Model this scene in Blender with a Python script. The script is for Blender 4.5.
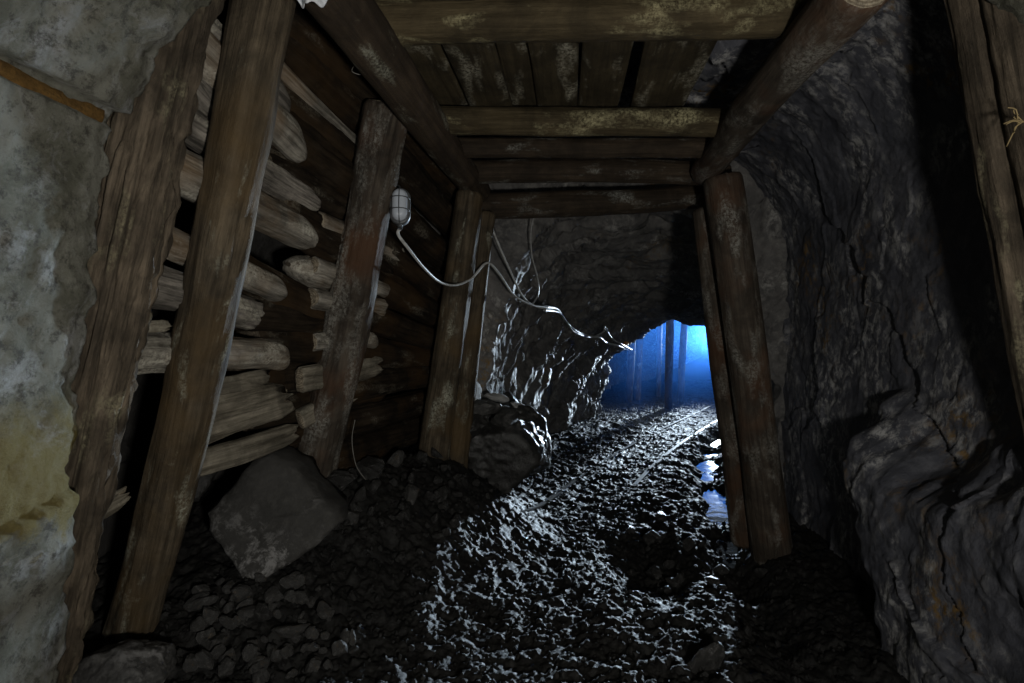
import bpy, bmesh, math
import numpy as np
from mathutils import Vector, Matrix

# ------------------------------------------------------------------ camera, world, lights, exposure
for o in list(bpy.data.objects):
    bpy.data.objects.remove(o)
SC = bpy.context.scene
C = SC.collection
F, HC = 560.0, 1.3                       # focal length in pixels of a 1024x683 frame, eye height in metres
cd = bpy.data.cameras.new('camera'); cd.sensor_width = 36.0; cd.lens = F / 1024 * 36
cd.clip_start = 0.05
cam = bpy.data.objects.new('camera', cd); C.objects.link(cam)
cam.location = (0, 0, HC); cam.rotation_euler = (math.pi / 2, 0, 0)
SC.camera = cam

w = bpy.data.worlds.new('world'); SC.world = w; w.use_nodes = True
w.node_tree.nodes['Background'].inputs[0].default_value = (0.35, 0.45, 0.6, 1)
w.node_tree.nodes['Background'].inputs[1].default_value = 0.0

SC.view_settings.view_transform = 'Standard'
SC.view_settings.look = 'None'
SC.view_settings.gamma = 1.0
SC.view_settings.use_curve_mapping = False
SC.view_settings.exposure = 0.0
SC.cycles.use_denoising = True
SC.cycles.sample_clamp_indirect = 1.0

def light(name, kind, loc, power, col, **kw):
    d = bpy.data.lights.new(name, kind); d.energy = power; d.color = col
    for k, v in kw.items():
        setattr(d, k, v)
    o = bpy.data.objects.new(name, d); C.objects.link(o); o.location = loc
    return o
def aim(o, p):
    o.rotation_euler = (Vector(p) - o.location).to_track_quat('-Z', 'Y').to_euler()

LAMP = Vector((5.93, 16.0, 1.36))        # the work lamp standing in the far chamber
k = light('work_lamp_light', 'SPOT', LAMP + Vector((-0.07, -0.12, 0.02)), 14000, (0.62, 0.78, 1.0), shadow_soft_size=0.24, spot_size=math.radians(44), spot_blend=1.0)
aim(k, (1.0, 6.2, 2.7))
# hand torch of the photographer, shone from beside the camera, and a weak area fill added behind it to lift the foreground
k = light('torch_light', 'SPOT', (0.42, -0.25, 1.0), 125, (1.0, 0.97, 0.90), shadow_soft_size=0.07,
          spot_size=math.radians(150), spot_blend=1.0)
aim(k, (0.0, 2.6, 2.0))
k = light('rear_fill_light', 'AREA', (0.1, -2.4, 1.5), 7, (0.80, 0.90, 1.0), size=1.8)
aim(k, (0.0, 2.0, 1.3))

# ------------------------------------------------------------------ noise helpers
def _h(ix, iy, iz, s):
    n = (ix.astype(np.int64) * 374761393 + iy.astype(np.int64) * 668265263 + iz.astype(np.int64) * 2147483647 + s * 974634777) & 0xFFFFFFFF
    n = ((n ^ (n >> 13)) * 1274126177) & 0xFFFFFFFF
    n = ((n ^ (n >> 16)) * 2246822519) & 0xFFFFFFFF
    return ((n ^ (n >> 15)) & 0xFFFFFF) / float(0x1000000)
def vnoise(P, s=0):
    i = np.floor(P).astype(np.int64); f = P - i
    u = f * f * f * (f * (f * 6 - 15) + 10)
    r = 0
    for a in (0, 1):
        for b in (0, 1):
            for c in (0, 1):
                wgt = (u[:, 0] if a else 1 - u[:, 0]) * (u[:, 1] if b else 1 - u[:, 1]) * (u[:, 2] if c else 1 - u[:, 2])
                r = r + wgt * _h(i[:, 0] + a, i[:, 1] + b, i[:, 2] + c, s)
    return r * 2 - 1
def fbm(P, s=0, octv=4, gain=0.5, lac=2.03):
    r, a = 0, 1.0
    for k in range(octv):
        r = r + a * vnoise(P, s + k * 17); P = P * lac + 3.7; a *= gain
    return r
def ridged(P, s=0, octv=4, gain=0.5):
    r, a = 0, 1.0
    for k in range(octv):
        r = r + a * (1 - 2 * np.abs(vnoise(P, s + k * 13))); P = P * 2.1 + 1.3; a *= gain
    return r
def facet(P, s=0, slope=1.0, step=.45):
    """fractured rock: nearest jittered cell, each a tilted plane; returns (height, distance to the cell border)"""
    i = np.floor(P).astype(np.int64)
    best = np.full(len(P), 1e9); sec = np.full(len(P), 1e9); val = np.zeros(len(P))
    for a in (-1, 0, 1):
        for b in (-1, 0, 1):
            for c in (-1, 0, 1):
                x, y, z = i[:, 0] + a, i[:, 1] + b, i[:, 2] + c
                cx = x + _h(x, y, z, s); cy = y + _h(x, y, z, s + 1); cz = z + _h(x, y, z, s + 2)
                dx, dy, dz = P[:, 0] - cx, P[:, 1] - cy, P[:, 2] - cz
                d = dx * dx + dy * dy + dz * dz
                v = (_h(x, y, z, s + 3) - .5) * step + slope * (dx * (_h(x, y, z, s + 4) - .5) + dy * (_h(x, y, z, s + 5) - .5) + dz * (_h(x, y, z, s + 6) - .5)) * 2
                near = d < best
                sec = np.where(near, best, np.minimum(sec, d))
                val = np.where(near, v, val); best = np.where(near, d, best)
    return val, np.sqrt(sec) - np.sqrt(best)
def sstep(a, b, x):
    t = np.clip((x - a) / (b - a), 0, 1); return t * t * (3 - 2 * t)
def interp(x, xs, ys):
    return np.interp(x, xs, ys)
def P(px, py, Y):
    """a point of the place at distance Y seen along the sight line (px, py)"""
    return Vector(((px - 512) / F * Y, Y, HC - (py - 341.5) / F * Y))

# ------------------------------------------------------------------ object helpers
def link(name, me, mats, parent=None):
    o = bpy.data.objects.new(name, me); C.objects.link(o)
    if not isinstance(mats, (list, tuple)): mats = [mats]
    if not me.materials:
        for m in mats: me.materials.append(m)
    if parent: o.parent = parent
    return o
def tag(o, label=None, cat=None, group=None, kind=None):
    if label: o['label'] = label
    if cat: o['category'] = cat
    if group: o['group'] = group
    if kind: o['kind'] = kind
    return o
def empty(name, loc=(0, 0, 0)):
    o = bpy.data.objects.new(name, None); C.objects.link(o); o.location = loc; o.empty_display_size = .1
    return o
def mesh(name, V, Fq, smooth=True, matidx=None):
    me = bpy.data.meshes.new(name)
    me.from_pydata(np.asarray(V, dtype=float).tolist() if not isinstance(V, list) else V, [], Fq if isinstance(Fq, list) else Fq.tolist())
    if smooth: me.polygons.foreach_set('use_smooth', [True] * len(me.polygons))
    if matidx is not None: me.polygons.foreach_set('material_index', matidx)
    me.update(); return me
def grid_faces(nr, nc, wrap=False, flip=False):
    r, c = np.meshgrid(np.arange(nr - 1), np.arange(nc if wrap else nc - 1), indexing='ij')
    a = r * nc + c; b = r * nc + (c + 1) % nc
    q = np.stack([a, b, b + nc, a + nc], -1).reshape(-1, 4)
    return q[:, ::-1] if flip else q

# ------------------------------------------------------------------ materials
def newmat(name):
    m = bpy.data.materials.new(name); m.use_nodes = True
    nt = m.node_tree; return m, nt, nt.nodes['Principled BSDF'], nt.nodes, nt.links
def noise_node(N, L, vec, scale, detail=6, rough=.6, dist=0):
    n = N.new('ShaderNodeTexNoise'); n.inputs['Scale'].default_value = scale
    n.inputs['Detail'].default_value = detail; n.inputs['Roughness'].default_value = rough; n.inputs['Distortion'].default_value = dist
    L.new(vec, n.inputs['Vector']); return n.outputs['Fac']
def ramp(N, L, fac, stops):
    r = N.new('ShaderNodeValToRGB'); e = r.color_ramp.elements
    while len(e) < len(stops): e.new(.5)
    for k, (p, c) in enumerate(stops):
        e[k].position = p; e[k].color = (c, c, c, 1) if isinstance(c, (int, float)) else (*c, 1)
    L.new(fac, r.inputs[0]); return r.outputs[0]
def mix(N, L, fac, a, b, mode='MIX'):
    m = N.new('ShaderNodeMix'); m.data_type = 'RGBA'; m.blend_type = mode
    for sock, v in ((m.inputs[0], fac), (m.inputs[6], a), (m.inputs[7], b)):
        if isinstance(v, bpy.types.NodeSocket): L.new(v, sock)
        elif isinstance(v, (int, float)): sock.default_value = v
        else: sock.default_value = (*v, 1)
    return m.outputs[2]
def bump(N, L, h, strength, dist, bsdf, prev=None):
    b = N.new('ShaderNodeBump'); b.inputs['Strength'].default_value = strength; b.inputs['Distance'].default_value = dist
    L.new(h, b.inputs['Height'])
    if prev: L.new(prev, b.inputs['Normal'])
    L.new(b.outputs[0], bsdf.inputs['Normal']); return b.outputs[0]
def objvec(N, L, scale=(1, 1, 1), rnd=True):
    t = N.new('ShaderNodeTexCoord'); out = t.outputs['Object']
    if rnd:
        oi = N.new('ShaderNodeObjectInfo'); ml = N.new('ShaderNodeMath'); ml.operation = 'MULTIPLY'; ml.inputs[1].default_value = 37.0
        L.new(oi.outputs['Random'], ml.inputs[0])
        ad = N.new('ShaderNodeVectorMath'); ad.operation = 'ADD'; L.new(out, ad.inputs[0]); L.new(ml.outputs[0], ad.inputs[1]); out = ad.outputs[0]
    mp = N.new('ShaderNodeMapping'); mp.inputs['Scale'].default_value = scale; L.new(out, mp.inputs['Vector'])
    return mp.outputs[0], out, t.outputs['Object']

def wood(name, dark, light_, mould=0.0, mcol=(.42, .42, .33), warm=None, rough=.78, spec=.25):
    m, nt, B, N, L = newmat(name)
    g, o, raw = objvec(N, L, (1, 1, .05))
    fine = noise_node(N, L, g, 45, 8, .72, .3)
    mid = noise_node(N, L, o, 5, 6, .65, .4)
    col = mix(N, L, ramp(N, L, fine, [(.38, 0.), (.62, 1.)]), dark, light_)
    col = mix(N, L, ramp(N, L, mid, [(.36, 0.), (.62, 1.)]), col, mix(N, L, .65, col, tuple(c * .25 for c in dark)))
    if warm:
        wn = noise_node(N, L, o, 2.3, 4, .6)
        col = mix(N, L, ramp(N, L, wn, [(.48, 0.), (.66, 1.)]), col, mix(N, L, .6, col, warm))
    if mould:
        mv, _a, _b = objvec(N, L, (1, 1, .35)); a = noise_node(N, L, mv, 9, 6, .6, .3); b = noise_node(N, L, o, 70, 8, .8)
        th = .60 - .10 * mould
        mk = mix(N, L, 1., ramp(N, L, a, [(th, 0.), (th + .14, 1.)]), ramp(N, L, b, [(.42, 0.), (.60, 1.)]), 'MULTIPLY')
        col = mix(N, L, mk, col, mcol)
    L.new(col, B.inputs['Base Color'])
    B.inputs['Roughness'].default_value = rough
    B.inputs['Specular IOR Level'].default_value = spec
    n1 = bump(N, L, fine, .9, .010, B)
    bump(N, L, noise_node(N, L, o, 28, 8, .75), .8, .010, B, n1)
    return m
def endgrain(name, dark, light_):
    m, nt, B, N, L = newmat(name)
    g, o, raw = objvec(N, L, (1, 1, .02))
    wv = N.new('ShaderNodeTexWave'); wv.wave_type = 'RINGS'; wv.rings_direction = 'Z'
    wv.inputs['Scale'].default_value = 30; wv.inputs['Distortion'].default_value = 3; wv.inputs['Detail'].default_value = 3
    L.new(raw, wv.inputs['Vector'])
    sp = noise_node(N, L, o, 60, 5, .7)
    col = mix(N, L, wv.outputs['Fac'], dark, light_)
    col = mix(N, L, ramp(N, L, sp, [(.4, 0.), (.65, 1.)]), col, tuple(c * .4 for c in dark))
    L.new(col, B.inputs['Base Color']); B.inputs['Roughness'].default_value = .85
    bump(N, L, sp, .8, .008, B)
    return m
def rock(name, c0, c1, c2, scale=3, calcite=0., ochre=0., rough=.5, spec=.5, bumpd=.02, rnd=False, ccol=(.2, .195, .19)):
    m, nt, B, N, L = newmat(name)
    g, o, raw = objvec(N, L, (1, 1, 1), rnd)
    a = noise_node(N, L, o, scale, 8, .65, .5); b = noise_node(N, L, o, scale * 6, 8, .7)
    col = mix(N, L, ramp(N, L, a, [(.35, 0.), (.65, 1.)]), c0, c1)
    col = mix(N, L, ramp(N, L, b, [(.48, 0.), (.72, .8)]), col, c2)
    if calcite:
        s1, o1, r1 = objvec(N, L, (1.1, 1.5, 1.0), rnd)
        k1 = noise_node(N, L, s1, 2.2, 3, .5, .6); k2 = noise_node(N, L, s1, 14, 8, .75, .3)
        mk = mix(N, L, 1., ramp(N, L, k1, [(.54 - .08 * calcite, 0.), (.68 - .08 * calcite, 1.)]), ramp(N, L, k2, [(.48, 0.), (.60, 1.)]), 'MULTIPLY')
        col = mix(N, L, mk, col, ccol)
    if ochre:
        k1 = noise_node(N, L, o, 1.7, 3, .5, .5); k2 = noise_node(N, L, o, 18, 6, .7)
        mk = mix(N, L, 1., ramp(N, L, k1, [(.6 - .1 * ochre, 0.), (.72 - .1 * ochre, 1.)]), ramp(N, L, k2, [(.5, 0.), (.64, 1.)]), 'MULTIPLY')
        col = mix(N, L, mk, col, (.20, .12, .035))
    L.new(col, B.inputs['Base Color'])
    rr = ramp(N, L, b, [(.3, rough - .12), (.7, rough + .15)]); L.new(rr, B.inputs['Roughness'])
    B.inputs['Specular IOR Level'].default_value = spec
    n1 = bump(N, L, a, .5, bumpd * 2, B)
    n2 = bump(N, L, b, .8, bumpd, B, n1)
    bump(N, L, noise_node(N, L, o, scale * 30, 5, .7), .5, bumpd * .3, B, n2)
    return m
def plain(name, col, rough=.5, metal=0., spec=.5):
    m, nt, B, N, L = newmat(name)
    g, o, raw = objvec(N, L)
    n = noise_node(N, L, o, 40, 5, .6)
    L.new(mix(N, L, ramp(N, L, n, [(.35, 0.), (.7, 1.)]), col, tuple(c * .55 for c in col)), B.inputs['Base Color'])
    B.inputs['Roughness'].default_value = rough; B.inputs['Metallic'].default_value = metal; B.inputs['Specular IOR Level'].default_value = spec
    return m

M = {}
M['post'] = wood('weathered_post_wood', (.040, .030, .018), (.145, .112, .073), .35, warm=(.11, .068, .026))
M['post_mould'] = wood('mouldy_post_wood', (.040, .030, .022), (.100, .080, .060), 1.1, (.25, .24, .21), warm=(.10, .045, .02))
M['bark'] = wood('bark_slab_wood', (.042, .032, .021), (.18, .14, .098), .3, (.3, .27, .17))
M['beam'] = wood('roof_beam_wood', (.055, .040, .019), (.11, .084, .045), .75, (.42, .38, .22))
M['beam_dark'] = wood('dark_roof_beam_wood', (.034, .024, .015), (.075, .053, .034), .5, (.3, .3, .27))
M['stringer'] = wood('stringer_wood', (.038, .026, .016), (.085, .060, .038), .1)
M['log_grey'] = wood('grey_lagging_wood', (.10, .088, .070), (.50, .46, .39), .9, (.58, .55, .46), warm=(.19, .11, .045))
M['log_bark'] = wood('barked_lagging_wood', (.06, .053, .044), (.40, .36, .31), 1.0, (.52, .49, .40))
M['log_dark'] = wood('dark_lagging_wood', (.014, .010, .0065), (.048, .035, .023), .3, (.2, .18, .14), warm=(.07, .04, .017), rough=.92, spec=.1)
M['plank'] = wood('grey_plank_wood', (.11, .094, .068), (.40, .355, .275), .4, (.4, .38, .3))
M['board'] = wood('roof_board_wood', (.045, .034, .018), (.085, .066, .036), .7, (.40, .38, .30))
M['end'] = endgrain('cut_end_grain', (.16, .125, .085), (.33, .28, .20))
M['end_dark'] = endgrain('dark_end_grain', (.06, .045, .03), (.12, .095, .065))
M['wall_rock'] = rock('damp_grey_rock', (.046, .048, .058), (.090, .092, .108), (.14, .14, .155), 2.4, 1.2, .35, .66, .25, .012, ccol=(.34, .335, .33))
M['tunnel_rock'] = rock('wet_tunnel_rock', (.075, .073, .073), (.16, .152, .145), (.25, .24, .22), 3.2, .7, .2, .6, .4, .02, ccol=(.36, .35, .33))
M['dark_rock'] = rock('dark_back_rock', (.015, .014, .013), (.03, .028, .026), (.04, .038, .035), 2.5, 0, 0, .7, .3)
M['mud'] = rock('wet_black_mud', (.004, .0038, .0036), (.0095, .009, .008), (.030, .029, .026), 5, 0, 0, .60, .35, .012)
M['stone'] = rock('grey_broken_stone', (.026, .025, .024), (.058, .056, .053), (.13, .127, .118), 5, .4, .1, .6, .4, .01, True)
M['stone_wet'] = rock('wet_dark_stone', (.011, .0105, .010), (.024, .023, .021), (.048, .046, .042), 5, .1, 0, .42, .55, .01, True)
M['slab'] = rock('dusty_slab_stone', (.028, .027, .025), (.044, .042, .039), (.07, .067, .062), 4, .05, 0, .75, .3, .008, True)
M['pale'] = rock('pale_flake_stone', (.25, .25, .25), (.35, .35, .34), (.42, .42, .4), 6, 0, 0, .7, .3, .01, True)
M['steel'] = plain('rusty_wet_rail_steel', (.045, .038, .033), .5, .4)
M['iron'] = plain('painted_lamp_iron', (.10, .105, .11), .5, .3)
M['cable'] = plain('white_cable_sheath', (.55, .55, .53), .5)
M['cable_grey'] = plain('grey_cable_sheath', (.33, .33, .32), .5)
M['wire'] = plain('thin_wire', (.2, .19, .17), .5)
M['rope'] = plain('frayed_straw', (.30, .22, .10), .8)
M['orange'] = rock('rusty_joint_filler', (.11, .06, .016), (.20, .11, .03), (.05, .03, .012), 22, 0, 0, .85, .2, .01)
M['sheet'] = plain('pale_plastic_sheet', (.62, .64, .68), .45)
M['copper'] = plain('orange_connector', (.7, .28, .06), .4)

def mat_glass():
    m, nt, B, N, L = newmat('frosted_lamp_glass')
    B.inputs['Base Color'].default_value = (.50, .54, .60, 1); B.inputs['Roughness'].default_value = .22
    B.inputs['Subsurface Weight'].default_value = .3; B.inputs['Subsurface Radius'].default_value = (.02, .02, .02)
    g, o, raw = objvec(N, L, (1, 1, 1), False)
    wv = N.new('ShaderNodeTexWave'); wv.inputs['Scale'].default_value = 55; wv.bands_direction = 'X'; L.new(raw, wv.inputs['Vector'])
    bump(N, L, wv.outputs['Fac'], .3, .003, B)
    return m
M['glass'] = mat_glass()
def mat_emit(name, col, s):
    m, nt, B, N, L = newmat(name)
    B.inputs['Base Color'].default_value = (*col, 1); B.inputs['Emission Color'].default_value = (*col, 1); B.inputs['Emission Strength'].default_value = s
    return m
M['lens'] = mat_emit('lit_lamp_lens', (.45, .7, 1.0), 12)
def mat_water():
    m, nt, B, N, L = newmat('muddy_water')
    B.inputs['Base Color'].default_value = (.012, .012, .012, 1); B.inputs['Roughness'].default_value = .06; B.inputs['Specular IOR Level'].default_value = .6
    g, o, raw = objvec(N, L, (1, 1, 1), False)
    bump(N, L, noise_node(N, L, o, 9, 3, .5), .25, .012, B)
    return m
M['water'] = mat_water()
def mat_concrete():
    m, nt, B, N, L = newmat('old_cast_concrete')
    t = N.new('ShaderNodeTexCoord'); v = t.outputs['Object']
    a = noise_node(N, L, v, 6, 9, .72, .3); b = noise_node(N, L, v, 26, 9, .78); c = noise_node(N, L, v, 7, 8, .68, .6)
    col = mix(N, L, ramp(N, L, a, [(.42, 0.), (.58, 1.)]), (.135, .132, .100), (.245, .24, .20))
    col = mix(N, L, ramp(N, L, c, [(.52, 0.), (.66, 1.)]), col, (.36, .365, .36))
    col = mix(N, L, ramp(N, L, b, [(.50, 0.), (.62, .85)]), col, (.06, .055, .045))
    sx = N.new('ShaderNodeSeparateXYZ'); L.new(v, sx.inputs[0])
    # yellow mineral stain, a band of seepage between two pours with a ragged rim
    ad = N.new('ShaderNodeMath'); ad.operation = 'MULTIPLY_ADD'; L.new(c, ad.inputs[0]); ad.inputs[1].default_value = .35; L.new(sx.outputs[2], ad.inputs[2])
    lo = ramp(N, L, ad.outputs[0], [(0.0, 0.), (1.0, 1.)])
    mr = N.new('ShaderNodeMapRange'); L.new(ad.outputs[0], mr.inputs[0]); mr.inputs[1].default_value = .98; mr.inputs[2].default_value = 1.02
    mr2 = N.new('ShaderNodeMapRange'); L.new(ad.outputs[0], mr2.inputs[0]); mr2.inputs[1].default_value = 1.34; mr2.inputs[2].default_value = 1.22
    mu = N.new('ShaderNodeMath'); mu.operation = 'MULTIPLY'; L.new(mr.outputs[0], mu.inputs[0]); L.new(mr2.outputs[0], mu.inputs[1])
    mu2 = N.new('ShaderNodeMath'); mu2.operation = 'MULTIPLY'; L.new(mu.outputs[0], mu2.inputs[0]); mu2.inputs[1].default_value = .8
    col = mix(N, L, mu2.outputs[0], col, (.20, .155, .04))
    L.new(col, B.inputs['Base Color']); B.inputs['Roughness'].default_value = .85; B.inputs['Specular IOR Level'].default_value = .25
    n1 = bump(N, L, b, 1., .025, B); bump(N, L, noise_node(N, L, v, 70, 6, .7), .6, .006, B, n1)
    return m
M['concrete'] = mat_concrete()

# ------------------------------------------------------------------ the setting: concrete lining, rock walls, roof, floor
def lining():
    prof = [(-1.24, -.3), (-1.22, .38), (-1.20, .61), (-1.16, 1.0), (-1.135, 1.3), (-1.10, 1.55), (-1.078, 1.72), (-1.045, 1.88), (-.956, 2.05), (-.836, 2.21),
            (-.62, 2.42), (-.3, 2.60), (.15, 2.68), (.6, 2.62), (1.0, 2.45), (1.35, 2.1), (1.6, 1.6), (1.68, 1.0), (1.7, -.3)]
    pr = np.array(prof); d = np.r_[0, np.cumsum(np.hypot(*np.diff(pr, axis=0).T))]
    n = 520; s = np.linspace(0, d[-1], n); px = np.interp(s, d, pr[:, 0]); pz = np.interp(s, d, pr[:, 1])
    tx, tz = np.gradient(px), np.gradient(pz); ln = np.hypot(tx, tz); nx, nz = -tz / ln, tx / ln   # outwards
    ys = np.r_[np.linspace(-1.6, .6, 40), np.linspace(.62, 1.5, 110)]
    Y, S = np.meshgrid(ys, np.arange(n), indexing='ij')
    Q = np.stack([px[S].ravel(), Y.ravel(), pz[S].ravel()], 1)
    drift = .10 * (Q[:, 1] - 1.5)
    disp = .010 * fbm(Q * 5, 3, 4) + .006 * fbm(Q * 26, 9, 3)
    fv, bd = facet(Q * np.array([3., 2.4, 3.]), 21, .3); disp += .010 * fv
    # upper pour stands a little proud of the lower one, the plinth below is proud again
    z = Q[:, 2]
    disp += np.where((z < .88 + .03 * np.sin(Q[:, 1] * 9)) & (Q[:, 0] < 0), -.022, 0)
    disp += np.where((z > 1.905) & (Q[:, 0] < 0.2), -.02, 0)
    joint = (np.abs(z - 1.885) < .020) & (Q[:, 0] < 0); disp += np.where(joint, .030, 0)
    # spalled edge
    edge = sstep(1.34, 1.5, Q[:, 1]); ch = np.clip(.5 * fbm(Q * np.array([16, 0, 16.]) + 5, 33, 6, .62), -1, 1)
    disp += edge ** 5 * .02
    Q[:, 0] += nx[S].ravel() * disp + drift; Q[:, 2] += nz[S].ravel() * disp
    Q[:, 1] += edge * .045 * ch
    V = [Q]; Fc = [grid_faces(len(ys), n)]
    base = (len(ys) - 1) * n
    ring = Q[base:base + n]; o1 = ring.copy(); o1[:, 0] += nx * .16; o1[:, 2] += nz * .16; o1[:, 1] += .02
    o1[:, :] += .012 * np.stack([fbm(o1 * 14, 5), fbm(o1 * 14, 6), fbm(o1 * 14, 7)], 1)
    o2 = o1.copy(); o2[:, 1] -= 1.0; o2[:, 0] += nx * .02
    k0 = len(Q); V += [o1, o2]
    i = np.arange(n - 1)
    Fc.append(np.stack([base + i, base + i + 1, k0 + i + 1, k0 + i], 1)); Fc.append(np.stack([k0 + i, k0 + i + 1, k0 + n + i + 1, k0 + n + i], 1))
    o = link('wall_concrete_lining', mesh('wall_concrete_lining', np.vstack(V), np.vstack(Fc)), M['concrete'])
    tag(o, kind='structure')
    yy = np.linspace(-.4, 1.47, 90); cs = np.array([(.012, -.021), (.003, -.014), (.001, .0), (.003, .014), (.012, .021)])
    V = []
    for j, y in enumerate(yy):
        x0 = -1.042 + .10 * (y - 1.5) - .016
        for (a, b) in cs: V.append((x0 - a * .9 - .004, y, 1.885 + b + a * .4))
    V = np.array(V); V += .006 * np.stack([fbm(V * 30, 51), 0 * V[:, 0], fbm(V * 30, 52)], 1)
    link('joint_filler', mesh('joint_filler', V, grid_faces(len(yy), 5, flip=True)), M['orange'], o)
lining()

TUNX = .107
def section(name, pts, y0, y1, ns, ny, seed, amp, mat, extra=None, res=(2.2, 2.2, 2.2)):
    pr = np.array(pts); d = np.r_[0, np.cumsum(np.hypot(*np.diff(pr, axis=0).T))]
    s = np.linspace(0, d[-1], ns); px = np.interp(s, d, pr[:, 0]); pz = np.interp(s, d, pr[:, 1])
    k = max(3, ns // 12) | 1; ker = np.ones(k) / k
    pxs = np.convolve(np.pad(px, k // 2, mode='edge'), ker, 'valid'); pzs = np.convolve(np.pad(pz, k // 2, mode='edge'), ker, 'valid')
    tx, tz = np.gradient(pxs), np.gradient(pzs); ln = np.hypot(tx, tz) + 1e-9; nx, nz = -tz / ln, tx / ln
    ys = np.linspace(y0, y1, ny); Y, S = np.meshgrid(ys, np.arange(ns), indexing='ij')
    Q = np.stack([pxs[S].ravel(), Y.ravel(), pzs[S].ravel()], 1)
    disp = rockdisp(Q, seed, amp, res)
    if extra is not None: disp = disp + extra(Q)
    Q2 = Q.copy(); Q2[:, 0] += nx[S].ravel() * disp + TUNX * (Q[:, 1] - 2); Q2[:, 2] += nz[S].ravel() * disp
    o = link(name, mesh(name, Q2, grid_faces(ny, ns, flip=True)), mat); return tag(o, kind='structure')
def rockdisp(Q, seed, amp, res=(2.2, 2.2, 2.2)):
    W = Q + .12 * np.stack([fbm(Q * 2.1, seed + 1, 3), fbm(Q * 2.1, seed + 2, 3), fbm(Q * 2.1, seed + 3, 3)], 1)
    f1, b1 = facet(W * np.array(res), seed, .9); f2, b2 = facet(W * np.array(res) * 2.7 + 5, seed + 40, .9); f3, b3 = facet(W * np.array(res) * 7 + 9, seed + 80, .8)
    d = amp * (.85 * f1 + .28 * f2 + .12 * f3 + .35 * fbm(Q * 1.3, seed + 7, 3) + .20 * fbm(Q * 8, seed + 8, 5))
    d += amp * .15 * np.exp(-b1 / .05)
    return d

def bulge(Q):      # lower ledge of rock standing out of the right wall; inward is +
    y, z = Q[:, 1], Q[:, 2]
    top = .80 + .10 * np.sin(y * 5) + .05 * fbm(Q * 5, 71, 3)
    m = sstep(2.82, 2.70, y + .05 * fbm(Q * 6, 72, 3) + .42 * np.clip(.8 - z, 0, 1)) * sstep(top + .22, top - .12, z)
    return m * (.29 - .06 * np.clip(.8 - z, 0, 1)) + .02 * m * fbm(Q * 5, 75, 4)
rw = section('wall_right', [(1.78, -.4), (1.80, .6), (1.83, 1.5), (1.78, 2.2), (1.55, 2.55), (1.2, 2.75)], .6, 4.9, 340, 460, 101, .046, M['wall_rock'], bulge, (1.1, 1.5, 1.0))
section('ceiling', [(1.5, 2.62), (1.1, 2.66), (.3, 2.72), (-.6, 2.74), (-1.1, 2.68), (-1.4, 2.5)], .9, 4.9, 150, 220, 141, .09, M['wall_rock'])
section('wall_left', [(-1.1, 2.75), (-1.35, 2.4), (-1.65, 1.5), (-1.85, .6), (-1.95, -.4)], .9, 4.9, 90, 140, 161, .07, M['dark_rock'], lambda Q: .35 * sstep(2.2, 4.2, Q[:, 1]))

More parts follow.
